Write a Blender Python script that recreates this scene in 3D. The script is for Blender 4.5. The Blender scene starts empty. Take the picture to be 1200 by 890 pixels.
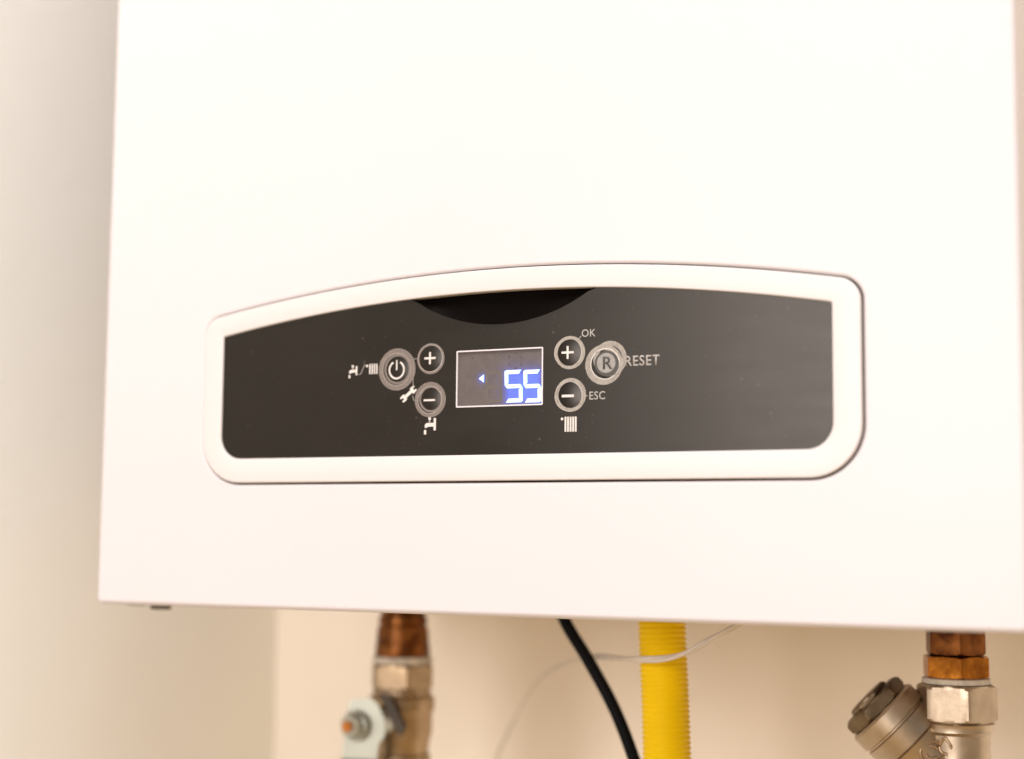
import bpy, bmesh, math, random
from mathutils import Vector, Matrix
random.seed(7)
S = bpy.context.scene
C = S.collection
MM = 0.001

# ------------------------------------------------------------------ camera
cam_d = bpy.data.cameras.new("camera"); cam = bpy.data.objects.new("camera", cam_d); C.objects.link(cam)
r_ = Vector((0.8994788, 0.43687131, 0.00901896)); u_ = Vector((0.03565543, -0.09395126, 0.99493811)); f_ = Vector((-0.43550726, 0.89460417, 0.100084))
cam.matrix_world = Matrix(((r_.x, u_.x, -f_.x, 0.27832), (r_.y, u_.y, -f_.y, -0.56063), (r_.z, u_.z, -f_.z, 0.0304), (0, 0, 0, 1)))
cam_d.sensor_width = 36.0; cam_d.sensor_fit = 'HORIZONTAL'; cam_d.lens = 1856.66 / 1200 * 36
cam_d.clip_start = 0.02; cam_d.clip_end = 50
cam_d.dof.use_dof = True; cam_d.dof.focus_distance = 0.624; cam_d.dof.aperture_fstop = 3.5; cam_d.dof.aperture_blades = 7
S.camera = cam

# ------------------------------------------------------------------ room light
W = bpy.data.worlds.new("World"); S.world = W; W.use_nodes = True
nt = W.node_tree; bg = nt.nodes['Background']          # pale room above and behind, warm floor below
gm = nt.nodes.new('ShaderNodeTexCoord'); sx = nt.nodes.new('ShaderNodeSeparateXYZ'); rp = nt.nodes.new('ShaderNodeValToRGB')
mr = nt.nodes.new('ShaderNodeMapRange'); mr.inputs['From Min'].default_value = -0.45; mr.inputs['From Max'].default_value = 0.25
nt.links.new(gm.outputs['Generated'], sx.inputs[0]); nt.links.new(sx.outputs['Z'], mr.inputs['Value']); nt.links.new(mr.outputs['Result'], rp.inputs['Fac'])
DOWN = (0.74, 0.485, 0.23); UP = (0.29, 0.275, 0.265)
rp.color_ramp.elements[0].color = (*DOWN, 1); rp.color_ramp.elements[1].color = (*UP, 1)
nt.links.new(rp.outputs['Color'], bg.inputs['Color']); bg.inputs['Strength'].default_value = 1.0

def area(name, loc, target, size, power, col):
    l = bpy.data.lights.new(name, 'AREA'); l.shape = 'RECTANGLE'; l.size = size[0]; l.size_y = size[1]; l.energy = power; l.color = col
    o = bpy.data.objects.new(name, l); C.objects.link(o); o.location = loc
    o.rotation_euler = (Vector(target) - Vector(loc)).to_track_quat('-Z', 'Y').to_euler()
    return o
area('overhead_fill', (0, -1.0, 2.0), (0, 0, 0.05), (0.9, 0.9), 28, (1.0, 0.93, 0.985))  # added overhead fill for the front and the upper wall
area('overhead_fill', (0.42, -1.25, 1.9), (0, 0, 0.05), (1.1, 1.1), 36, (1.0, 0.985, 0.98))  # unseen fill added to lift the left wall
area('overhead_fill', (1.5, -1.3, 1.9), (0, 0, 0.05), (1.3, 1.3), 19, (1.0, 0.98, 0.96))  # unseen fill added from the right for left wall and casing side
area('window_light', (-0.24, -2.4, 0.36), (0, 0, 0.05), (0.9, 0.9), 33, (1.0, 0.945, 0.94))

S.view_settings.view_transform = 'Standard'; S.view_settings.look = 'None'
S.view_settings.exposure = 0.0; S.view_settings.gamma = 1.0
S.render.engine = 'CYCLES'

# ------------------------------------------------------------------ materials
def mat(name, col, rough=0.5, metal=0.0, spec=0.5, var=0.0, vscale=60, bump=0.0, bscale=400, col2=None, rvar=0.0,
        emit=None, estr=0.0, coat=0.0, stretch=(1, 1, 1), detail=4):
    m = bpy.data.materials.new(name); m.use_nodes = True
    n = m.node_tree.nodes; L = m.node_tree.links; b = n['Principled BSDF']
    b.inputs['Base Color'].default_value = (*col, 1); b.inputs['Roughness'].default_value = rough
    b.inputs['Metallic'].default_value = metal; b.inputs['Specular IOR Level'].default_value = spec
    b.inputs['Coat Weight'].default_value = coat; b.inputs['Coat Roughness'].default_value = 0.15
    tc = n.new('ShaderNodeTexCoord'); mp = n.new('ShaderNodeMapping'); mp.inputs['Scale'].default_value = stretch
    L.new(tc.outputs['Object'], mp.inputs['Vector'])
    if var > 0 or col2:
        t = n.new('ShaderNodeTexNoise'); t.inputs['Scale'].default_value = vscale; t.inputs['Detail'].default_value = detail
        L.new(mp.outputs['Vector'], t.inputs['Vector'])
        r = n.new('ShaderNodeValToRGB'); r.color_ramp.elements[0].position = 0.35; r.color_ramp.elements[1].position = 0.68
        c2 = col2 or tuple(c * (1 - var) for c in col)
        r.color_ramp.elements[0].color = (*c2, 1); r.color_ramp.elements[1].color = (*col, 1)
        L.new(t.outputs['Fac'], r.inputs['Fac']); L.new(r.outputs['Color'], b.inputs['Base Color'])
    if rvar > 0:
        t = n.new('ShaderNodeTexNoise'); t.inputs['Scale'].default_value = vscale * 2.3; t.inputs['Detail'].default_value = 5
        L.new(mp.outputs['Vector'], t.inputs['Vector'])
        q = n.new('ShaderNodeMapRange'); q.inputs['From Min'].default_value = 0.3; q.inputs['From Max'].default_value = 0.7
        q.inputs['To Min'].default_value = max(0, rough - rvar); q.inputs['To Max'].default_value = rough + rvar
        L.new(t.outputs['Fac'], q.inputs['Value']); L.new(q.outputs['Result'], b.inputs['Roughness'])
    if bump > 0:
        t = n.new('ShaderNodeTexNoise'); t.inputs['Scale'].default_value = bscale; t.inputs['Detail'].default_value = 5
        L.new(mp.outputs['Vector'], t.inputs['Vector'])
        q = n.new('ShaderNodeBump'); q.inputs['Strength'].default_value = bump; q.inputs['Distance'].default_value = 0.001
        L.new(t.outputs['Fac'], q.inputs['Height']); L.new(q.outputs['Normal'], b.inputs['Normal'])
    if emit:
        b.inputs['Emission Color'].default_value = (*emit, 1); b.inputs['Emission Strength'].default_value = estr
    return m

M = {}
M['enamel'] = mat('white_enamel', (0.58, 0.532, 0.528), 0.42, bump=0.02, bscale=350, var=0.012, vscale=9)
M['bezel'] = mat('white_plastic', (0.575, 0.535, 0.51), 0.38, bump=0.015, bscale=900)
M['wall_back'] = mat('plaster_back', (0.895, 0.81, 0.69), 0.9, var=0.05, vscale=11, bump=0.35, bscale=160)
M['wall_left'] = mat('plaster_left', (0.925, 0.925, 0.88), 0.9, var=0.03, vscale=5, bump=0.3, bscale=160)
M['black'] = mat('black_plastic', (0.018, 0.014, 0.012), 0.6)
M['grip'] = mat('gloss_black', (0.003, 0.002, 0.0015), 0.35, spec=0.02)
M['cable'] = mat('black_rubber', (0.003, 0.003, 0.004), 0.55, spec=0.08, bump=0.05, bscale=900)
M['lettering'] = mat('grey_lettering', (0.40, 0.365, 0.33), 0.6, var=0.15, vscale=900)
M['print'] = mat('pale_print', (0.62, 0.57, 0.52), 0.6, var=0.12, vscale=900)
M['dimprint'] = mat('dim_print', (0.30, 0.265, 0.235), 0.6, var=0.25, vscale=900)
M['copper'] = mat('copper', (0.33, 0.125, 0.035), 0.36, 1.0, col2=(0.07, 0.024, 0.010), vscale=110, rvar=0.1, bump=0.1, bscale=500)
M['brass'] = mat('brass', (0.62, 0.24, 0.035), 0.25, 1.0, col2=(0.26, 0.085, 0.015), vscale=90, rvar=0.08, bump=0.1, bscale=400)
M['nickel'] = mat('nickel', (0.50, 0.405, 0.30), 0.42, 1.0, var=0.15, vscale=120, rvar=0.06, bump=0.06, bscale=1500)
M['nickel_tan'] = mat('nickel_tan', (0.46, 0.335, 0.21), 0.4, 1.0, var=0.3, vscale=60, rvar=0.08, bump=0.08, bscale=1200)
M['cap_shaded'] = mat('shaded_cap_metal', (0.27, 0.20, 0.125), 0.5, 1.0, var=0.6, vscale=50, rvar=0.08)  # dark underside reflection put into the colour of the cap metal
M['zinc'] = mat('zinc', (0.46, 0.475, 0.405), 0.42, 0.55, var=0.1, vscale=80)
M['steel'] = mat('steel', (0.55, 0.57, 0.53), 0.32, 1.0, var=0.2, vscale=80)
M['steel_dark'] = mat('grey_vinyl', (0.17, 0.17, 0.14), 0.5)
M['orange'] = mat('orange_paint', (0.62, 0.20, 0.012), 0.5, var=0.2, vscale=500)
M['gasket'] = mat('gasket_fibre', (0.66, 0.60, 0.50), 0.7, var=0.3, vscale=300)
M['hose'] = mat('yellow_pvc', (0.87, 0.585, 0.0006), 0.45, spec=0.18, var=0.06, vscale=60)
M['wire'] = mat('wire_sheath', (0.60, 0.53, 0.45), 0.45, var=0.1, vscale=200)
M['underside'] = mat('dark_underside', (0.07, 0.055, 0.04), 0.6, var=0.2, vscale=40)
M['chassis'] = mat('grey_chassis', (0.42, 0.38, 0.33), 0.5, var=0.15, vscale=40)
M['dirt'] = mat('dark_rubber_clip', (0.12, 0.10, 0.075), 0.6)
M['seg_white'] = mat('lit_segment', (0.05, 0.05, 0.1), 0.5, emit=(0.80, 0.90, 1.0), estr=1.5)
M['seg_blue'] = mat('lit_segment_side', (0.02, 0.03, 0.1), 0.5, emit=(0.012, 0.15, 1.0), estr=8.0)
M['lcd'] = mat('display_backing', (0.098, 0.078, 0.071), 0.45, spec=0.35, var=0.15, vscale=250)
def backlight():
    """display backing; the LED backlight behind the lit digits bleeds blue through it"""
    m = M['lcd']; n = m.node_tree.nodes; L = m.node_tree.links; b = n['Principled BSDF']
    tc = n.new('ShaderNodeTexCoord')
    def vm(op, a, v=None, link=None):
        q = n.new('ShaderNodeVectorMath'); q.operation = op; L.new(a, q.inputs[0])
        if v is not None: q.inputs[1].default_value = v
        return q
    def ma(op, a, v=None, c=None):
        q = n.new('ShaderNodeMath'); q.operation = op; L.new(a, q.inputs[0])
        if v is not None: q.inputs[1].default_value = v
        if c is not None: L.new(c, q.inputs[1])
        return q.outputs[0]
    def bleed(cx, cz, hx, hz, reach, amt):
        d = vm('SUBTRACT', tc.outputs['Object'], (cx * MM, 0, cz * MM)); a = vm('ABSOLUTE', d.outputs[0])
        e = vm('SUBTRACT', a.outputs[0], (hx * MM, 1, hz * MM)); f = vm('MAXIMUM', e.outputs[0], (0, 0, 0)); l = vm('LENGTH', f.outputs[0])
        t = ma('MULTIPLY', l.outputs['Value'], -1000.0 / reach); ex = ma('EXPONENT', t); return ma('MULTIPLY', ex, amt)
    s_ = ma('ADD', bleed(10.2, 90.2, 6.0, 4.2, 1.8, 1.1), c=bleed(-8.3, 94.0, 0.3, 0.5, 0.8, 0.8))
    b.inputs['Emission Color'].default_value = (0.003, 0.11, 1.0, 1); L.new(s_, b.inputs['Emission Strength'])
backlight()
M['ghost'] = mat('unlit_segment', (0.108, 0.088, 0.078), 0.5, spec=0.3)
M['lcdframe'] = mat('display_frame_print', (0.58, 0.54, 0.55), 0.5)
M['resetface'] = mat('reset_face', (0.27, 0.25, 0.225), 0.55, var=0.18, vscale=700)
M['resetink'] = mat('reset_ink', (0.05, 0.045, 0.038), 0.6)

def film_material():
    """dark printed film: faint wiping smears, dust specks, uneven gloss"""
    m = mat('dark_film', (0.006, 0.005, 0.004), 0.3, spec=0.35)
    n = m.node_tree.nodes; L = m.node_tree.links; b = n['Principled BSDF']
    b.inputs['Specular Tint'].default_value = (1, 0.93, 0.83, 1)
    tc = n.new('ShaderNodeTexCoord')
    mp = n.new('ShaderNodeMapping'); mp.inputs['Scale'].default_value = (16, 1, 70); mp.inputs['Rotation'].default_value = (0, math.radians(4), 0)
    L.new(tc.outputs['Object'], mp.inputs['Vector'])
    sm = n.new('ShaderNodeTexNoise'); sm.inputs['Scale'].default_value = 1.6; sm.inputs['Detail'].default_value = 5
    L.new(mp.outputs['Vector'], sm.inputs['Vector'])
    q = n.new('ShaderNodeMapRange'); q.inputs['From Min'].default_value = 0.35; q.inputs['From Max'].default_value = 0.7
    q.inputs['To Min'].default_value = 0.29; q.inputs['To Max'].default_value = 0.325
    L.new(sm.outputs['Fac'], q.inputs['Value']); L.new(q.outputs['Result'], b.inputs['Roughness'])
    # specks of dust
    def specks(scale, thr, seed):
        v = n.new('ShaderNodeTexVoronoi'); v.inputs['Scale'].default_value = scale; v.voronoi_dimensions = '3D'
        mm = n.new('ShaderNodeMapping'); mm.inputs['Location'].default_value = (seed, seed, seed); mm.inputs['Scale'].default_value = (1, 0.01, 1)
        L.new(tc.outputs['Object'], mm.inputs['Vector']); L.new(mm.outputs['Vector'], v.inputs['Vector'])
        lt = n.new('ShaderNodeMapRange'); lt.inputs['From Min'].default_value = thr; lt.inputs['From Max'].default_value = thr * 0.4
        lt.inputs['To Min'].default_value = 0; lt.inputs['To Max'].default_value = 1
        L.new(v.outputs['Distance'], lt.inputs['Value'])
        cs = n.new('ShaderNodeSeparateColor'); L.new(v.outputs['Color'], cs.inputs['Color'])
        g = n.new('ShaderNodeMath'); g.operation = 'GREATER_THAN'; g.inputs[1].default_value = 0.72
        L.new(cs.outputs['Red'], g.inputs[0])
        mu = n.new('ShaderNodeMath'); mu.operation = 'MULTIPLY'; L.new(lt.outputs['Result'], mu.inputs[0]); L.new(g.outputs['Value'], mu.inputs[1])
        return mu
    a = specks(160, 0.10, 3.1); c = specks(420, 0.13, 8.7)
    ad = n.new('ShaderNodeMath'); ad.operation = 'MAXIMUM'; L.new(a.outputs[0], ad.inputs[0]); L.new(c.outputs[0], ad.inputs[1])
    sc = n.new('ShaderNodeMath'); sc.operation = 'MULTIPLY'; sc.inputs[1].default_value = 0.12; L.new(ad.outputs[0], sc.inputs[0])
    big = n.new('ShaderNodeTexNoise'); big.inputs['Scale'].default_value = 22; big.inputs['Detail'].default_value = 6
    L.new(tc.outputs['Object'], big.inputs['Vector'])
    r = n.new('ShaderNodeValToRGB'); r.color_ramp.elements[0].color = (0.005, 0.0035, 0.0022, 1); r.color_ramp.elements[1].color = (0.008, 0.0058, 0.004, 1)
    r.color_ramp.elements[0].position = 0.3; r.color_ramp.elements[1].position = 0.75
    L.new(big.outputs['Fac'], r.inputs['Fac'])
    mx = n.new('ShaderNodeMix'); mx.data_type = 'RGBA'; mx.inputs['B'].default_value = (0.36, 0.32, 0.28, 1)
    L.new(sc.outputs[0], mx.inputs['Factor']); L.new(r.outputs['Color'], mx.inputs['A']); L.new(mx.outputs['Result'], b.inputs['Base Color'])
    return m
M['film'] = film_material()

def worn_material():
    """print worn to a streaky haze by fingers: partly covers the film under it"""
    m = bpy.data.materials.new('worn_print'); m.use_nodes = True
    n = m.node_tree.nodes; L = m.node_tree.links; b = n['Principled BSDF']
    b.inputs['Base Color'].default_value = (0.45, 0.40, 0.34, 1); b.inputs['Roughness'].default_value = 0.55
    tc = n.new('ShaderNodeTexCoord')
    mp = n.new('ShaderNodeMapping'); mp.inputs['Scale'].default_value = (800, 800, 480)
    L.new(tc.outputs['Object'], mp.inputs['Vector'])
    t = n.new('ShaderNodeTexNoise'); t.inputs['Scale'].default_value = 1.0; t.inputs['Detail'].default_value = 4
    L.new(mp.outputs['Vector'], t.inputs['Vector'])
    q = n.new('ShaderNodeMapRange'); q.inputs['From Min'].default_value = 0.3; q.inputs['From Max'].default_value = 0.72
    q.inputs['To Min'].default_value = 0.34; q.inputs['To Max'].default_value = 0.62
    L.new(t.outputs['Fac'], q.inputs['Value']); L.new(q.outputs['Result'], b.inputs['Alpha'])
    return m
M['worn'] = worn_material()
def faint(name, col, alpha):
    m = mat(name, col, 0.55); m.node_tree.nodes['Principled BSDF'].inputs['Alpha'].default_value = alpha; return m
M['worn_dim'] = faint('worn_print_dim', (0.33, 0.27, 0.235), 0.34)

# ------------------------------------------------------------------ mesh helpers (millimetre input)
def obj(name, bm, m, parent=None, smooth=False, label=None):
    bmesh.ops.recalc_face_normals(bm, faces=bm.faces)
    me = bpy.data.meshes.new(name); bm.to_mesh(me); bm.free()
    me.transform(Matrix.Scale(MM, 4))
    o = bpy.data.objects.new(name, me); C.objects.link(o)
    for x in (m if isinstance(m, (list, tuple)) else [m]): me.materials.append(x)
    if smooth is True:
        for p in me.polygons: p.use_smooth = True
    elif smooth:
        for p in me.polygons: p.use_smooth = True
        me.set_sharp_from_angle(angle=math.radians(smooth))
    if parent: o.parent = parent
    if label: o['label'] = label
    return o
def thing(name, label, cat, loc=(0, 0, 0)):
    o = bpy.data.objects.new(name, None); o.empty_display_size = 0.02; C.objects.link(o)
    o.location = loc; o['label'] = label; o['category'] = cat
    return o
def settle(root):
    """keep children where they were built after the root got its own location"""
    inv = Matrix.Translation(-root.location)
    for ch in root.children: ch.matrix_parent_inverse = inv

def outline(hw, zb, za, k, rb, rt, cx=0.0, nb=14, na=70, ns=10):
    """closed outline: flat bottom, straight sides, arched top z = za - k x^2; XZ points counter-clockwise from bottom left"""
    P = []
    for i in range(na // 2): P.append((-hw + rb + (2 * hw - 2 * rb) * i / (na // 2), zb))
    for i in range(nb + 1):
        a = -math.pi / 2 + (math.pi / 2) * i / nb; P.append((hw - rb + rb * math.cos(a), zb + rb + rb * math.sin(a)))
    # top corner: circle of radius rt tangent to side and to the arch
    x0 = hw - rt; s = -2 * k * x0; tilt = math.atan(s)            # slope of arch there
    for _ in range(6):
        xt = x0 + rt * math.sin(-tilt); tilt = math.atan(-2 * k * xt)
    zt = za - k * xt * xt; zc = zt - rt * math.cos(tilt)
    z1 = zb + rb
    for i in range(1, ns): P.append((hw, z1 + (zc - z1) * i / ns))
    for i in range(nb + 1):
        a = (math.pi / 2 + tilt) * i / nb; P.append((x0 + rt * math.cos(a), zc + rt * math.sin(a)))
    for i in range(1, na):
        x = xt - 2 * xt * i / na; P.append((x, za - k * x * x))
    for i in range(nb + 1):
        a = math.pi / 2 - tilt + (math.pi / 2 + tilt) * i / nb; P.append((-x0 + rt * math.cos(a), zc + rt * math.sin(a)))
    for i in range(1, ns): P.append((-hw, zc + (z1 - zc) * i / ns))
    for i in range(nb):
        a = math.pi + (math.pi / 2) * i / nb; P.append((-hw + rb + rb * math.cos(a), zb + rb + rb * math.sin(a)))
    return [(x + cx, z) for x, z in P]
def offset(P, d):
    n = len(P); out = []
    for i in range(n):
        ax, az = P[i - 1]; bx, bz = P[i]; cx, cz = P[(i + 1) % n]
        e1 = Vector((bx - ax, bz - az)); e2 = Vector((cx - bx, cz - bz))
        if e1.length > 0: e1.normalize()
        if e2.length > 0: e2.normalize()
        n1 = Vector((e1.y, -e1.x)); n2 = Vector((e2.y, -e2.x)); m = n1 + n2
        if m.length < 1e-6: m = n1
        m.normalize(); q = max(0.5, m.dot(n1)); out.append((bx + m.x * d / q, bz + m.y * d / q))
    return out
def loop(bm, P, y): return [bm.verts.new((x, y, z)) for x, z in P]
def bridge(bm, A, B):
    n = len(A); F = []
    for i in range(n): F.append(bm.faces.new((A[i], A[(i + 1) % n], B[(i + 1) % n], B[i])))
    return F
def plate(bm, P, y0, y1, r=0.0):
    """solid slab of outline P, front face at y0 (nearer the camera), back at y1"""
    if r > 0:
        a = loop(bm, offset(P, -r), y0); b = loop(bm, offset(P, -r * 0.3), y0 + r * 0.3); c = loop(bm, P, y0 + r); bridge(bm, a, b); bridge(bm, b, c)
    else:
        a = loop(bm, P, y0); c = a
    d = loop(bm, P, y1); bridge(bm, c, d); bm.faces.new(a); bm.faces.new(d)
def rect(x0, z0, x1, z1): return [(x0, z0), (x1, z0), (x1, z1), (x0, z1)]
def circ(cx, cz, r, n=64, a0=0, a1=2 * math.pi): return [(cx + r * math.cos(a0 + (a1 - a0) * i / n), cz + r * math.sin(a0 + (a1 - a0) * i / n)) for i in range(n)]
def ring(bm, cx, cz, r0, r1, y0, y1, n=72):
    A = loop(bm, circ(cx, cz, r0, n), y0); B = loop(bm, circ(cx, cz, r1, n), y0); Cc = loop(bm, circ(cx, cz, r1, n), y1); D = loop(bm, circ(cx, cz, r0, n), y1)
    bridge(bm, A, B); bridge(bm, B, Cc); bridge(bm, Cc, D); bridge(bm, D, A)
def stroke(bm, pts, w, y0, y1):
    """flat ribbon of width w along pts"""
    for (ax, az), (bx, bz) in zip(pts, pts[1:]):
        d = Vector((bx - ax, bz - az)); d.normalize(); nx, nz = -d.y * w / 2, d.x * w / 2; ex, ez = d.x * w * .2, d.y * w * .2
        plate(bm, [(ax - ex + nx, az - ez + nz), (ax - ex - nx, az - ez - nz), (bx + ex - nx, bz + ez - nz), (bx + ex + nx, bz + ez + nz)], y0, y1)
def box(bm, x0, y0, z0, x1, y1, z1): plate(bm, rect(x0, z0, x1, z1), y0, y1)
def frame_of(axis):
    a = Vector(axis).normalized(); t = Vector((0, 1, 0)) if abs(a.y) < 0.9 else Vector((1, 0, 0))
    e1 = t.cross(a).normalized(); e2 = a.cross(e1).normalized(); return a, e1, e2
def lathe(bm, base, axis, prof, n=48, rot=0.0, caps=True):
    a, e1, e2 = frame_of(axis); base = Vector(base); rings = []
    for s, r in prof:
        rings.append([bm.verts.new(base + a * s + (e1 * math.cos(rot + 2 * math.pi * i / n) + e2 * math.sin(rot + 2 * math.pi * i / n)) * r) for i in range(n)])
    for A, B in zip(rings, rings[1:]): bridge(bm, A, B)
    if caps: bm.faces.new(rings[0]); bm.faces.new(rings[-1])
def hexnut(bm, base, axis, h, R, rot=0.0, ch=1.2):
    """six-sided nut, its corners turned down at both ends like a machined one"""
    a, e1, e2 = frame_of(axis); base = Vector(base); N = 96; rings = []
    ap = R * math.cos(math.pi / 6)
    def rad(t, lim):
        t = (t - rot) % (math.pi / 3) - math.pi / 6
        return min(ap / math.cos(t), lim)
    for s, lim in [(0, ap * 0.99), (ch * .55, (ap + R) / 2), (ch * 1.3, R * 0.99), (h - ch * 1.3, R * 0.99), (h - ch * .55, (ap + R) / 2), (h, ap * 0.99)]:
        rr = []
        for i in range(N):
            t = 2 * math.pi * i / N; rr.append(bm.verts.new(base + a * s + (e1 * math.cos(t) + e2 * math.sin(t)) * rad(t, lim)))
        rings.append(rr)
    for A, B in zip(rings, rings[1:]): bridge(bm, A, B)
    bm.faces.new(rings[0]); bm.faces.new(rings[-1])
def smooth_path(P, sub=10):
    P = [Vector(p) for p in P]; Q = [P[0] * 2 - P[1]] + P + [P[-1] * 2 - P[-2]]; out = []
    for i in range(1, len(Q) - 2):
        for k in range(sub):
            t = k / sub; a, b, c, d = Q[i - 1], Q[i], Q[i + 1], Q[i + 2]
            out.append(0.5 * ((2 * b) + (c - a) * t + (2 * a - 5 * b + 4 * c - d) * t * t + (3 * b - a - 3 * c + d) * t ** 3))
    out.append(P[-1]); return out
def tube(bm, P, r, n=16, radf=None):
    up = Vector((0.13, 1, 0.07)).normalized(); rings = []
    for i, p in enumerate(P):
        t = (P[min(i + 1, len(P) - 1)] - P[max(i - 1, 0)]).normalized(); e1 = (up - t * up.dot(t)).normalized(); e2 = t.cross(e1)
        R = radf(i) if radf else r
        rings.append([bm.verts.new(p + (e1 * math.cos(2 * math.pi * k / n) + e2 * math.sin(2 * math.pi * k / n)) * R) for k in range(n)])
    for A, B in zip(rings, rings[1:]): bridge(bm, A, B)
    bm.faces.new(rings[0]); bm.faces.new(rings[-1])
B = bmesh.new

# ------------------------------------------------------------------ the setting: two plastered walls meeting behind the boiler
WX, WY = -308.0, 300.0
bm = B(); box(bm, WX - 80, WY, -1300, 1500, WY + 80, 1400); o = obj('back_wall', bm, M['wall_back']); o['kind'] = 'structure'
bm = B(); box(bm, WX - 80, -420, -1300, WX, WY - 0.5, 1400); o = obj('left_wall', bm, M['wall_left']); o['kind'] = 'structure'

# ------------------------------------------------------------------ gas boiler
boiler = thing('gas_boiler', 'white wall-hung gas boiler with dark arched control panel and blue display', 'boiler')
GY = -0.2            # front of the dark film
HW, ZT = 200.0, 700.0
cut = outline(144.7, 52.5, 138.4, 0.00066, 20, 9.5, cx=0.6)
bez_o = outline(144.1, 53.2, 137.8, 0.00066, 19.5, 9.0, cx=0.3)
bez_i = outline(133.9, 63.5, 128.9, 0.000685, 10, 0.9)

# front cover: pressed sheet with rolled edges, an arched opening, and side returns
bm = B()
def rrect(x0, z0, x1, z1, r, n=8):
    P = []
    for cx, cz, a in ((x0 + r, z0 + r, math.pi), (x1 - r, z0 + r, 1.5 * math.pi), (x1 - r, z1 - r, 0), (x0 + r, z1 - r, .5 * math.pi)):
        P += [(cx + r * math.cos(a + .5 * math.pi * i / n), cz + r * math.sin(a + .5 * math.pi * i / n)) for i in range(n + 1)]
    return P
OR = 2.0
ro = [rrect(-HW + d, d, HW - d, ZT - d, 2.6 - d * 0.8) for d in (0, 0.15, 0.6, 1.2, OR)]
yo = [OR, 1.2, 0.5, 0.12, 0]
Lo = [loop(bm, P, y) for P, y in zip(ro, yo)]
sm = []
for a, b in zip(Lo, Lo[1:]): sm += bridge(bm, a, b)
back = loop(bm, ro[0], 252); sm += bridge(bm, Lo[0], back)
inn = loop(bm, offset(ro[0], -1.0), 252); sm += bridge(bm, back, inn); inn2 = loop(bm, offset(ro[0], -1.0), 3.0); bridge(bm, inn, inn2)
RW, RD = 1.3, 0.8
hole = []
for i in range(7):
    t = (math.pi / 2) * i / 6
    hole.append(loop(bm, offset(cut, RW * (1 - math.sin(t))), RD * (1 - math.cos(t))))
for a, b in zip(hole, hole[1:]): sm += bridge(bm, a, b)
deep = loop(bm, cut, 4.5); sm += bridge(bm, hole[-1], deep)
# flat face between the outer edge and the opening
oe = [bm.edges.get((Lo[-1][i], Lo[-1][(i + 1) % len(Lo[-1])])) for i in range(len(Lo[-1]))]
he = [bm.edges.get((hole[0][i], hole[0][(i + 1) % len(cut)])) for i in range(len(cut))]
bmesh.ops.triangle_fill(bm, use_beauty=True, use_dissolve=False, edges=oe + he)
for f in sm:
    if f.is_valid: f.smooth = True
cover = obj('front_cover', bm, M['enamel'], boiler)

bm = B(); box(bm, -197.5, 258, 3, 197.5, 299.5, ZT - 3); obj('rear_chassis', bm, M['chassis'], boiler)
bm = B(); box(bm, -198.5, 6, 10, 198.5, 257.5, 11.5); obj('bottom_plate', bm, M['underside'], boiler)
bm = B(); plate(bm, offset(cut, 6), 9, 11); obj('control_housing', bm, M['black'], boiler)
for x, z, w, h in ((-196, -1.5, 9, 1.4), (-183, -2.6, 9, 2.4), (-149, -1.3, 10, 1.2)):
    bm = B(); plate(bm, rrect(x - w / 2, z - h / 2 + .8, x + w / 2, z + 13.0, 0.7, 3), 22, 26, 0.4); obj('spring_clip', bm, M['dirt'], boiler, smooth=40)

# raised white surround
bm = B(); Y0 = -0.7; rr = 0.55
loops = []
for i in range(7):
    t = (math.pi / 2) * i / 6
    loops.append(loop(bm, offset(bez_o, -rr * (1 - math.sin(t))) if i < 6 else bez_o, Y0 + rr * (1 - math.cos(t))))
loops = loops[::1]
bk = loop(bm, bez_o, 8.5); bridge(bm, loops[-1], bk)
for a, b in zip(loops, loops[1:]): bridge(bm, a, b)
il = []
for i in range(5):
    t = (math.pi / 2) * i / 4
    il.append(loop(bm, offset(bez_i, 0.55 * (1 - math.sin(t))), Y0 + 0.55 * (1 - math.cos(t))))
for a, b in zip(il, il[1:]): bridge(bm, a, b)
il2 = loop(bm, bez_i, 8.5); bridge(bm, il[-1], il2); bridge(bm, bk, il2)
for a, b in zip([loops[0]], [il[0]]): bridge(bm, a, b)
obj('panel_surround', bm, M['bezel'], boiler, smooth=50)

# dark film with a notch for the finger grip and a window for the display
moonR, moonB = 71.2, 115.4; mc = moonB + moonR
arch = lambda x: 128.9 - 0.000685 * x * x
glass = offset(bez_i, -0.12)
def cut_top(P):
    out = []
    xs = sorted([x for x, z in P if abs(x) < 41])
    done = False
    for x, z in P:
        if abs(x) < 40.7 and z > 100:
            zz = mc - math.sqrt(moonR ** 2 - x * x); out.append((x, min(z, zz)))
        else: out.append((x, z))
    return out
gl = cut_top(glass)
bm = B()
lcdx0, lcdx1, lcdz0, lcdz1 = -19.2, 18.9, 82.75, 105.35
A = loop(bm, gl, GY); Aw = [bm.verts.new((x, GY, z)) for x, z in rect(lcdx0, lcdz0, lcdx1, lcdz1)]
n = len(A)
e = [bm.edges.new((A[i], A[(i + 1) % n])) for i in range(n)] + [bm.edges.new((Aw[i], Aw[(i + 1) % 4])) for i in range(4)]
bmesh.ops.triangle_fill(bm, use_beauty=True, edges=e)
Bk = loop(bm, gl, 4.0); bridge(bm, A, Bk)
Wk = [bm.verts.new((x, 1.3, z)) for x, z in rect(lcdx0, lcdz0, lcdx1, lcdz1)]; bridge(bm, Aw, Wk)
film = obj('control_panel', bm, M['film'], boiler)
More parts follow.
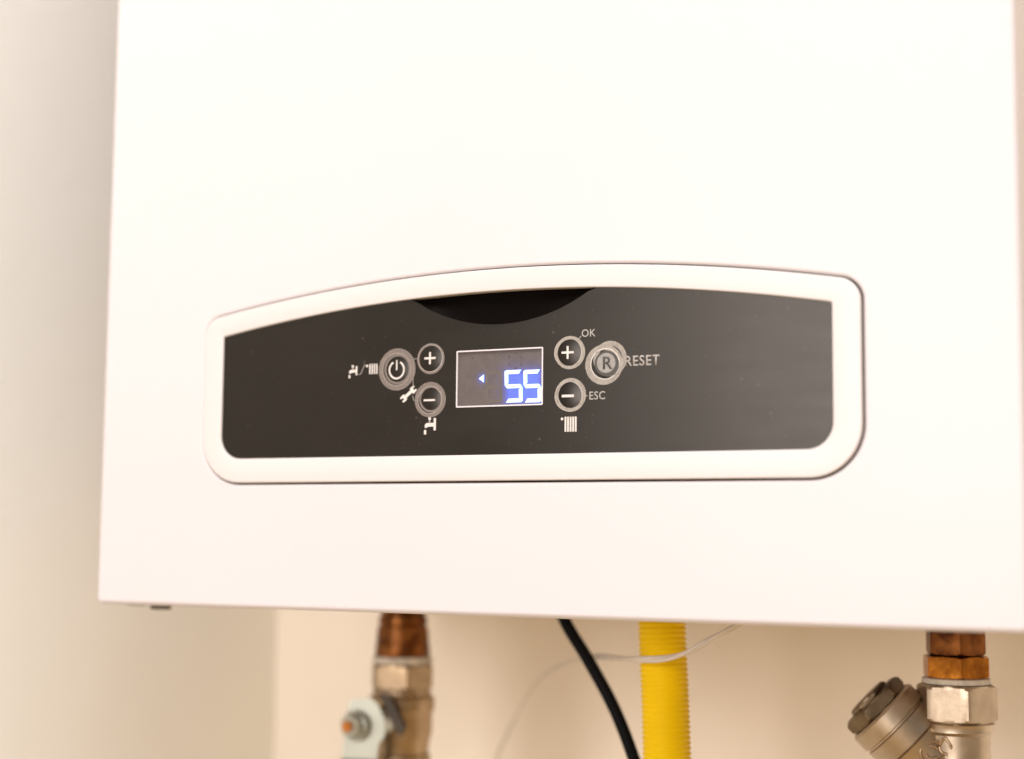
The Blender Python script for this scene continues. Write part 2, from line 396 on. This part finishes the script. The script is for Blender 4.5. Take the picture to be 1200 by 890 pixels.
# finger grip: a scooped crescent
bm = B(); xs = [-40.9 + 81.8 * i / 60 for i in range(61)]
top = [(x, arch(x) + 0.4) for x in xs]; low = [(x, min(arch(x) + .3, mc - math.sqrt(max(0, moonR ** 2 - x * x)))) for x in xs]
def row(t, y): return [bm.verts.new((lx, y, lz + (tz - lz) * t)) for (lx, lz), (tx, tz) in zip(low, top)]
rows = [row(0, GY + .02), row(0.02, 0.5), row(0.25, 1.6), row(0.6, 2.6), row(1.0, 3.2)]
for a, b in zip(rows, rows[1:]):
    for i in range(60): bm.faces.new((a[i], a[i + 1], b[i + 1], b[i]))
obj('finger_grip', bm, M['grip'], boiler, smooth=30)

PY0, PY1 = GY - 0.09, GY - 0.01     # printed ink
def printed(name, build, m='print', parent=None, y0=PY0, y1=PY1, label=None):
    bm = B(); build(bm, y0, y1); return obj(name, bm, M[m], parent or film, label=label)
def text_mesh(name, s, x, z, height, m, parent, y=PY0, xs=1.0, align='LEFT', ext=0.00004, bold=0.0):
    cu = bpy.data.curves.new(name, 'FONT'); cu.body = s; cu.size = 1.0; cu.extrude = 0.0; cu.align_x = align; cu.resolution_u = 4; cu.offset = bold; cu.space_character = 1.06
    t = bpy.data.objects.new(name, cu); C.objects.link(t)
    dg = bpy.context.evaluated_depsgraph_get(); me = bpy.data.meshes.new_from_object(t.evaluated_get(dg)); bpy.data.objects.remove(t); bpy.data.curves.remove(cu)
    ys = [v.co.y for v in me.vertices]; h = max(ys) - min(ys); k = height / h * MM; y00 = min(ys)
    for v in me.vertices:
        v.co = Vector((v.co.x * k * xs, y * MM, (v.co.y - y00) * k))
    o = bpy.data.objects.new(name, me); C.objects.link(o); me.materials.clear(); me.materials.append(M[m]); o.location = (x * MM, 0, z * MM); o.parent = parent
    b2 = B(); b2.from_mesh(me)
    r = bmesh.ops.extrude_face_region(b2, geom=b2.faces[:]); 
    bmesh.ops.translate(b2, vec=(0, 0.00008, 0), verts=[g for g in r['geom'] if isinstance(g, bmesh.types.BMVert)])
    bmesh.ops.recalc_face_normals(b2, faces=b2.faces); b2.to_mesh(me); b2.free()
    return o

# display window
bm = B(); fx0, fx1, fz0, fz1, fw = lcdx0 - .15, lcdx1 + .15, lcdz0 - .15, lcdz1 + .15, 0.55
oo = loop(bm, rrect(fx0, fz0, fx1, fz1, .5, 4), PY0 - .15); oi = loop(bm, rrect(fx0 + fw, fz0 + fw, fx1 - fw, fz1 - fw, .2, 4), PY0 - .15)
ob = loop(bm, rrect(fx0, fz0, fx1, fz1, .5, 4), GY - .005); ib = loop(bm, rrect(fx0 + fw, fz0 + fw, fx1 - fw, fz1 - fw, .2, 4), 0.9)
bridge(bm, oo, oi); bridge(bm, ob, oo); bridge(bm, oi, ib)
LY = 0.35
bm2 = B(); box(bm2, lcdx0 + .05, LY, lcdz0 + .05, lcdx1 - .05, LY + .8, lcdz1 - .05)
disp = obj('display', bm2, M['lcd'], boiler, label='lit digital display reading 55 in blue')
obj('display_frame', bm, M['lcdframe'], disp)
def seg7(x, z, w, h, t, on, sk=0.35, g=0.22):
    """segment outlines of one digit"""
    m = z + h / 2; R = []
    def H(zc, key):
        k = t / 2
        if key == 'a': return [(x + g + .2, zc + k), (x + w - g - .2, zc + k), (x + w - t * .8 - g, zc - k), (x + t * .8 + g, zc - k)][::-1]
        if key == 'd': return [(x + g + .2, zc - k), (x + w - g - .2, zc - k), (x + w - t * .8 - g, zc + k), (x + t * .8 + g, zc + k)]
        return [(x + g + k, zc - k), (x + w - g - k, zc - k), (x + w - g - .05, zc), (x + w - g - k, zc + k), (x + g + k, zc + k), (x + g + .05, zc)]
    def V(xc, z0, z1, left):
        k = t / 2
        if left: return [(xc - k, z0 + g), (xc + k, z0 + g + t * .7), (xc + k, z1 - g - t * .7), (xc - k, z1 - g)]
        return [(xc - k, z0 + g + t * .7), (xc + k, z0 + g), (xc + k, z1 - g), (xc - k, z1 - g - t * .7)]
    D = {'a': H(z + h - t / 2, 'a'), 'd': H(z + t / 2, 'd'), 'g': H(m, 'g'), 'f': V(x + t / 2, m, z + h, 1), 'e': V(x + t / 2, z, m, 1), 'b': V(x + w - t / 2, m, z + h, 0), 'c': V(x + w - t / 2, z, m, 0)}
    return [[(px + sk * (m - pz) / h, pz) for px, pz in D[k]] for k in on]
def lit(polys, name='digit', h=0.2):
    b = B()
    for P in polys:
        top_ = loop(b, P, LY - h); bot = loop(b, P, LY - 0.01); fs = b.faces.new(top_); fs.material_index = 0
        for q in bridge(b, top_, bot): q.material_index = 1
    return obj(name, b, [M['seg_white'], M['seg_blue']], disp)
lit(seg7(2.15, 84.0, 7.75, 12.9, 1.6, 'afgcd'))
lit(seg7(10.45, 83.8, 7.6, 12.9, 1.6, 'afgcd'))
lit([[(-9.5, 94.0), (-7.2, 92.4), (-7.2, 95.6)]], 'arrow_symbol')
def ghost(b, y0, y1):
    for P in seg7(-6.6, 84.3, 7.4, 12.4, 1.25, 'abcdefg'): plate(b, P, y0, y1)
    for P in [circ(3 + 0, 101.0, 2.4, 20)]: pass
printed('unlit_digit', ghost, 'ghost', disp, LY - .04, LY - .005)
def ghosts2(b, y0, y1):
    for a0 in (0.1, 1.2, 2.3, 3.4, 4.5, 5.4):
        stroke(b, [(6.5 + 3.0 * math.cos(a0 + k * .2), 100.6 + 3.0 * math.sin(a0 + k * .2)) for k in range(4)], .5, y0, y1)
    stroke(b, [(-8, 98.5), (-5.5, 101.5), (-2, 102.6), (0.5, 102.0)], .55, y0, y1)
    stroke(b, [(-14, 99), (-12.6, 102.5), (-11.4, 99)], .5, y0, y1)
    stroke(b, [(-14.5, 88), (-14.5, 94)], .5, y0, y1)
printed('unlit_symbols', ghosts2, 'ghost', disp, LY - .04, LY - .005)

# buttons: slightly raised discs in the film with a printed circle, worn by fingers
def button(x, z, r, label, sym, ringw=0.42, worn=(), m='film'):
    b = B(); prof = [(0.0, r), (0.12, r - .05), (0.22, r - .35)]
    lathe(b, (x, GY - .005, z), (0, -1, 0), prof, 56)
    o = obj('button', b, M['film'], boiler, smooth=20, label=label)
    yy = GY - .235
    printed('ring', lambda q, y0, y1: ring(q, x, z, r - .35 - ringw, r - .35, y0, y1), 'lettering', o, yy - .05, yy)
    for i, (dx, dz, r0, r1, mm) in enumerate(worn):
        printed('worn_ring', lambda q, y0, y1: ring(q, x + dx, z + dz, r0, r1, y0, y1), mm, o, yy - .075 - .03 * i, yy - .06 - .03 * i)
    printed(sym[0], sym[1], 'print', o, yy - .06, yy)
    return o
def plus(x, z):
    return ('plus_symbol', lambda b, y0, y1: plate(b, [(x - .42, z - 2.5), (x + .42, z - 2.5), (x + .42, z - .42), (x + 2.6, z - .42), (x + 2.6, z + .42), (x + .42, z + .42), (x + .42, z + 2.5), (x - .42, z + 2.5), (x - .42, z + .42), (x - 2.6, z + .42), (x - 2.6, z - .42), (x - .42, z - .42)], y0, y1))
def minus(x, z, h=.38): return ('minus_symbol', lambda b, y0, y1: plate(b, rect(x - 2.6, z - h, x + 2.6, z + h), y0, y1))
def power(x, z):
    def f(b, y0, y1):
        a0, a1 = math.radians(118), math.radians(422); N = 40
        o = [(x + 3.8 * math.cos(a0 + (a1 - a0) * i / N), z - .2 + 3.9 * math.sin(a0 + (a1 - a0) * i / N)) for i in range(N + 1)]
        q = [(x + 3.05 * math.cos(a0 + (a1 - a0) * i / N), z - .2 + 3.15 * math.sin(a0 + (a1 - a0) * i / N)) for i in range(N + 1)]
        for y in (y0, y1):
            A = [b.verts.new((p[0], y, p[1])) for p in o]; Q = [b.verts.new((p[0], y, p[1])) for p in q]
            for i in range(N): b.faces.new((A[i], A[i + 1], Q[i + 1], Q[i]))
        plate(b, rect(x - .3, z - .3, x + .3, z + 3.9), y0, y1)
    return ('power_symbol', f)
button(-47.0, 99.1, 7.2, 'power button with worn grey ring, left of the display', power(-47.0, 99.1), .35, [(0.2, 0.0, 6.4, 8.7, 'worn_dim'), (.5, .1, 5.3, 6.3, 'worn_dim')])
button(-31.4, 103.1, 6.2, 'plus button left of the display', plus(-31.5, 103.1), .38, [(0.35, -.25, 5.3, 6.3, 'worn_dim')])
button(-31.3, 86.0, 6.0, 'minus button left of the display', minus(-31.5, 86.0), .38, [(0.2, 0.2, 5.5, 7.2, 'worn_dim'), (.6, .5, 4.6, 5.5, 'worn_dim')])
button(29.8, 102.8, 6.3, 'plus button right of the display with a thick worn rim', plus(29.6, 102.8), .42, [(0.75, -.1, 5.2, 6.5, 'worn')])
button(30.1, 85.8, 6.3, 'minus button right of the display with a thick worn rim', minus(29.8, 85.8, .5), .42, [(0.8, .35, 5.1, 6.6, 'worn')])
# reset button
rx, rz = 45.9, 97.9
b = B(); lathe(b, (rx, GY - .005, rz), (0, -1, 0), [(0, 5.4), (.15, 5.3), (.25, 5.0)], 56)
rb = obj('button', b, M['film'], boiler, smooth=20, label='grey reset button marked R with a heavy worn double ring')
printed('worn_ring', lambda q, y0, y1: ring(q, rx - 1.0, rz - .5, 5.6, 7.8, y0, y1), 'worn', rb, GY - .30, GY - .285)
printed('worn_ring', lambda q, y0, y1: ring(q, rx + 1.5, rz + 1.7, 5.0, 6.9, y0, y1), 'worn', rb, GY - .34, GY - .325)
printed('ring', lambda q, y0, y1: ring(q, rx - .5, rz - .2, 5.75, 6.1, y0, y1), 'print', rb, GY - .37, GY - .35)
printed('ring', lambda q, y0, y1: ring(q, rx + 1.2, rz + 1.3, 6.0, 6.4, y0, y1), 'dimprint', rb, GY - .40, GY - .38)
def well(q, y0, y1):
    plate(q, circ(rx + .1, rz - .1, 4.95), y0, y1)
printed('button_well', well, 'resetink', rb, GY - .44, GY - .41)
printed('button_shadow_ring', lambda q, y0, y1: plate(q, circ(rx + .75, rz - .6, 4.6), y0 - .01, y1 - .01), 'resetink', rb, GY - .46, GY - .445).name = 'well_shade'  # dark disc set off down-right, paints the shade beside the button face
printed('button_face', lambda q, y0, y1: plate(q, circ(rx, rz + .1, 3.85), y0, y1), 'resetface', rb, GY - .50, GY - .475)
text_mesh('reset_letter', 'R', rx - 1.75, rz - 2.3, 4.9, 'resetink', rb, y=GY - .60, xs=1.0, bold=.012)
text_mesh('reset_lettering', 'RESET', 53.2, 96.4, 4.0, 'lettering', film, xs=.93, bold=.008)
text_mesh('ok_lettering', 'OK', 35.3, 108.6, 2.9, 'lettering', film, xs=.95)
text_mesh('esc_lettering', 'ESC', 38.5, 84.1, 3.1, 'lettering', film, xs=.92, bold=.0)
printed('guide_line', lambda b, y0, y1: (stroke(b, [(33.7, 107.2), (35.2, 109.0)], .28, y0, y1)), 'lettering')
printed('guide_line', lambda b, y0, y1: (stroke(b, [(36.6, 85.6), (38.0, 85.6)], .28, y0, y1)), 'lettering')
printed('guide_line', lambda b, y0, y1: (stroke(b, [(-37.4, 103.2), (-38.9, 103.2), (-39.3, 102.6), (-39.3, 91.5)], .28, y0, y1), stroke(b, [(-39.4, 88.0), (-39.0, 86.3), (-37.9, 85.9)], .28, y0, y1)), 'dimprint')
# radiator pictures
def radiator(x, z, w, h, nb, gapf=.32):
    def f(b, y0, y1):
        p = w / nb
        for i in range(nb): plate(b, rect(x + i * p, z, x + i * p + p * (1 - gapf), z + h), y0, y1)
        plate(b, circ(x - 1.1, z + h - .8, .55, 16), y0, y1)
    return f
printed('radiator_icon', radiator(28.4, 71.9, 5.4, 5.8, 5), 'print')
printed('radiator_icon', radiator(-60.2, 97.7, 4.4, 4.2, 4, .45), 'print')
# tap pictures
def tap(x, z, s):
    def f(b, y0, y1):
        P = lambda L: [(x + a * s, z + c * s) for a, c in L]
        plate(b, P([(4.8, -.2), (5.9, -.2), (5.9, 5.2), (4.8, 5.2)]), y0, y1)            # wall flange
        plate(b, P([(.35, .9), (1.5, 1.1), (1.7, 1.45), (4.75, 1.45), (4.75, 3.1), (1.3, 3.1), (.35, 2.3)]), y0, y1)   # spout
        plate(b, P([(2.2, 4.3), (3.3, 4.3), (3.5, 5.8), (2.0, 5.8)]), y0, y1)            # handle
        plate(b, P([(2.4, 3.4), (3.1, 3.4), (3.1, 3.9), (2.4, 3.9)]), y0, y1)
        plate(b, P([(0, -1.9), (1.1, -1.9), (1.1, -.1), (.5, .1), (0, -.1)]), y0, y1)    # drop
    return f
printed('tap_icon', tap(-33.9, 73.9, .92), 'print')
printed('tap_icon', tap(-70.1, 97.6, .70), 'print')
printed('slash_mark', lambda b, y0, y1: stroke(b, [(-65.2, 97.6), (-64.2, 98.0), (-62.4, 101.9)], .35, y0, y1), 'dimprint')
def wrench(b, y0, y1):
    c = Vector((-41.4, 88.8)); d = Vector((.78, .62)).normalized(); q = Vector((-d.y, d.x))
    P = lambda a, s: (c.x + d.x * a + q.x * s, c.y + d.y * a + q.y * s)
    plate(b, [P(-2.2, -.65), P(2.2, -.65), P(2.2, .65), P(-2.2, .65)], y0, y1)
    for s in (1, -1):
        plate(b, [P(s * 1.7, -1.25), P(s * 2.7, -1.45), P(s * 4.0, -1.2), P(s * 4.1, -.55), P(s * 2.9, -.45), P(s * 2.9, .45), P(s * 4.1, .55), P(s * 4.0, 1.2), P(s * 2.7, 1.45), P(s * 1.7, 1.25)][::s], y0 + .005, y1)
printed('wrench_icon', wrench, 'print')

# ------------------------------------------------------------------ left valve: tarnished copper tail, nickelled nut and body, zinc handle bracket
VX, VY = -122.5, 140.0
lv = thing('isolating_valve', 'blurred nickel-plated valve with pale handle bracket under the boiler left of centre', 'valve', (VX * MM, VY * MM, -0.16))
dn = (0, 0, -1)
b = B(); lathe(b, (VX, VY, 10.0), dn, [(0, 11.0), (18.4, 11.1), (18.9, 12.1), (22, 12.3), (22.5, 11.7), (23.4, 11.8), (24, 12.7), (31.0, 13.3), (31.4, 12.9), (32.2, 13.0), (32.6, 13.5), (37.5, 13.8), (38.6, 13.5)], 48); obj('copper_tail', b, M['copper'], lv, smooth=30)
b = B(); lathe(b, (VX, VY, -28.6), dn, [(0, 14.2), (.5, 15), (3.0, 15), (3.4, 14.4)], 48); obj('gasket', b, M['gasket'], lv, smooth=30)
b = B(); hexnut(b, (VX, VY, -32.2), dn, 12.6, 16.4, rot=math.radians(52)); obj('union_nut', b, M['nickel_tan'], lv, smooth=18)
b = B(); lathe(b, (VX, VY, -44.9), dn, [(0, 14.4), (2.6, 14.4), (3.1, 15.6), (3.8, 16.4), (9.8, 16.4), (10.8, 15.7), (12, 15.3), (21, 15.4), (25, 14.2), (31, 13.4), (32, 14.6), (36, 14.6), (37, 12.2), (120, 12.2)], 48)
obj('valve_body', b, M['nickel_tan'], lv, smooth=30)
b = B(); lathe(b, (-124.5, 131, -60.0), (-.35, -1, 0), [(0, 8), (9, 8), (9.5, 6), (17, 6)], 32); obj('stem', b, M['steel'], lv, smooth=30)
hb = [(-134.0, -49.6), (-132.9, -48.5), (-124.0, -47.6), (-120.5, -50.6), (-117.0, -57.6), (-117.2, -65.0), (-120.0, -68.6), (-120.8, -75.6), (-121.0, -98), (-137.5, -99), (-137.2, -76.0), (-136.2, -62)]
hb = hb[::-1]
b = B(); plate(b, [(-121.5, -45.6), (-117.2, -46.2), (-108.4, -60.5), (-110.6, -64.5), (-113.5, -60.5)], 117, 121, .4); obj('shade_plate', b, M['underside'], lv, smooth=30)  # made-up dark plate, stands for the shaded gap beside the handle bracket
b = B(); plate(b, hb[::-1], -1.3, 1.3, 0.6)
hnd = obj('handle_bracket', b, M['zinc'], lv, smooth=30)
piv = Vector((-.127, .112, -.06))
hnd.data.transform(Matrix.Translation((0, piv.y, 0)))
hnd.data.transform(Matrix.Translation(piv) @ Matrix.Rotation(math.radians(14), 4, 'Z') @ Matrix.Translation(-piv))
b = B(); plate(b, rrect(-138.6, -100, -120.0, -76.2, 1.5, 4), -2.4, 2.4, 1.0); grip = obj('grip_sleeve', b, M['steel_dark'], hnd, smooth=30)
grip.data.transform(Matrix.Translation((0, piv.y, 0))); grip.data.transform(Matrix.Translation(piv) @ Matrix.Rotation(math.radians(14), 4, 'Z') @ Matrix.Translation(-piv))
ax = Vector((-.24, -1, -.02)).normalized()
pc = Vector((-130.0, 109.0, -60.2))
def sub(name, prof, m, off, n=32, hexa=False):
    b = B(); (hexnut(b, pc + ax * off, ax, prof[-1][0], prof[0][1], ch=.6) if hexa else lathe(b, pc + ax * off, ax, prof, n)); return obj(name, b, M[m], hnd, smooth=30)
sub('washer', [(0, 7.6), (1.4, 7.6), (1.7, 7.2)], 'steel', 0)
sub('screw_nut', [(0, 6.2), (3.4, 6.2)], 'zinc', 1.7, hexa=True)
sub('screw_end', [(0, 2.6), (2.0, 2.6), (2.6, 2.0)], 'orange', 5.0)
settle(lv)

# ------------------------------------------------------------------ right valve: Y strainer
RX, RY = 153.3, 120.0
rv = thing('y_strainer', 'sharp nickel-plated strainer with brass collar and slanting side branch at bottom right', 'valve', (RX * MM, RY * MM, -0.16))
b = B(); hexnut(b, (RX, RY, 10), dn, 25.8, 12.9, rot=math.radians(10), ch=.8); obj('copper_nut', b, M['copper'], rv, smooth=18)
b = B(); hexnut(b, (RX, RY, -16.1), dn, 8.9, 14.2, rot=math.radians(10), ch=.5); obj('brass_nut', b, M['brass'], rv, smooth=18)
b = B(); lathe(b, (RX, RY, -25.1), dn, [(0, 13.2), (.4, 13.9), (2.2, 13.9), (2.6, 13.2)], 48); obj('gasket', b, M['gasket'], rv, smooth=30)
b = B(); hexnut(b, (RX, RY, -27.8), dn, 15.0, 16.9, rot=math.radians(3)); obj('union_nut', b, M['nickel'], rv, smooth=18)
b = B(); lathe(b, (RX, RY, -42.9), dn, [(0, 14.4), (.6, 15.2), (1.6, 14.8), (3.6, 15.0), (4.4, 13.9), (5.0, 13.3), (22, 13.3), (30, 14.5), (44, 14.5), (45, 11), (110, 11)], 56)
body = obj('strainer_body', b, M['nickel'], rv, smooth=30)
bd = Vector((-.70, -.16, .69)).normalized(); bb = Vector((154.5, 121.0, -70.5))
b = B(); lathe(b, bb, bd, [(0, 12), (22, 13.4), (26.5, 15.0), (27, 14.4), (27.6, 15.8), (35.5, 16.4), (36, 15.6), (36.8, 15.6), (37.2, 16.6), (43.5, 16.4), (44.6, 15.4)], 56)
br = obj('side_branch', b, M['nickel'], rv, smooth=30)
b = B(); hexnut(b, bb + bd * 44.4, bd, 6.0, 15.4, rot=math.radians(20)); obj('branch_cap', b, M['cap_shaded'], rv, smooth=18)
b = B(); hexnut(b, bb + bd * 50.2, bd, 2.4, 10.0, rot=math.radians(5), ch=.8); obj('cap_plug', b, M['cap_shaded'], rv, smooth=18)
# cast marks: an arrow on the body, a broken ring emblem on the branch
to_cam = Vector((.30, -.953, 0)).normalized(); side = Vector((.953, .30, 0))
def on_body(u, z):
    a = u / 13.3; d = to_cam * math.cos(a) + side * math.sin(a); return Vector((RX, RY, z)) + d * 13.35
b = B()
for L in ([(-9.2, -52.0), (-6.6, -48.6), (-3.9, -52.0)], [(-9.2, -52.0), (-8.2, -54.4), (-5.6, -55.2)], [(-3.9, -52.0), (-4.6, -52.6)]):
    tube(b, smooth_path([on_body(u, z) for u, z in L], 5), .62, 10)
obj('cast_arrow', b, M['nickel_tan'], body, smooth=True)
a_, e1, e2 = frame_of(bd)
b = B()
cd = (Vector((.43, -.89, -.1)) - bd * Vector((.43, -.89, -.1)).dot(bd)).normalized(); sd = bd.cross(cd)
def on_branch(s, u):
    r = 13.0; a = u / r; return bb + bd * s + (cd * math.cos(a) + sd * math.sin(a)) * (r + .35)
for a0, a1, R in ((.2, 2.2, 4.6), (2.6, 4.4, 4.6), (4.8, 6.0, 4.6), (.5, 1.9, 2.6), (3.0, 5.2, 2.5)):
    tube(b, [on_branch(19.5 + R * math.cos(a0 + (a1 - a0) * i / 10), 2 + R * math.sin(a0 + (a1 - a0) * i / 10)) for i in range(11)], .7, 10)
obj('cast_emblem', b, M['nickel_tan'], br, smooth=True)
settle(rv)

# ------------------------------------------------------------------ hose, cable, wire
P = smooth_path([(38.6, 79, 10), (39.4, 78, -10), (40.6, 78, -35), (41.5, 78, -62), (42.3, 79, -100), (42.6, 80, -150)], 80)
b = B(); acc = [0.0]
for p, q in zip(P, P[1:]): acc.append(acc[-1] + (q - p).length)
tube(b, P, 10, 48, lambda i: 9.85 + .40 * max(-.75, math.cos(2 * math.pi * acc[i] / 2.15)))
o = obj('gas_hose', b, M['hose'], None, smooth=True); o['label'] = 'yellow corrugated gas hose hanging straight down from the boiler'; o['category'] = 'hose'
b = B(); tube(b, smooth_path([(-22, 99, 10), (-15.6, 100, -6.3), (-3.8, 100, -23.7), (8.4, 100, -43.7), (17.9, 100, -65.3), (26, 100, -90), (31, 101, -130)], 14), 2.75, 24)
o = obj('power_cable', b, M['cable'], None, smooth=True); o['label'] = 'black cable slanting down to the right behind the yellow hose'; o['category'] = 'cable'
wire = thing('thermostat_wire', 'thin pale twin wire looping in front of the yellow hose', 'wire', (.0585, .055, -.0148))
Q0 = [(89.3, 60.0, 5.4), (84.6, 58.0, 0.9), (79.5, 56.0, -3.2), (69.5, 55.0, -8.6), (64.0, 55.0, -11.9), (58.6, 55.0, -14.8), (49.0, 56.0, -17.6), (35.5, 62.0, -18.9), (19.8, 80.0, -20.3), (0.7, 104.0, -21.8), (-12.4, 120.0, -23.7), (-32.0, 140.0, -28.2), (-54.6, 165.0, -36.2), (-73.3, 185.0, -48.0), (-87.7, 200.0, -62.3), (-95.0, 200.0, -75.9), (-98.9, 200.0, -85.0), (-103.8, 200.0, -102.9), (-107.0, 200.0, -125.1)]
Q = smooth_path(Q0, 12)
for s in (0, math.pi):
    b = B(); R = []
    for i, p in enumerate(Q):
        a = s + i * .10; R.append(p + Vector((0, math.cos(a), math.sin(a))) * .5)
    tube(b, R, .85, 12, lambda i: 1.02 if i < 108 else max(.42, 1.02 - (i - 108) * .018)); obj('strand', b, M['wire'], wire, smooth=True)
settle(wire)
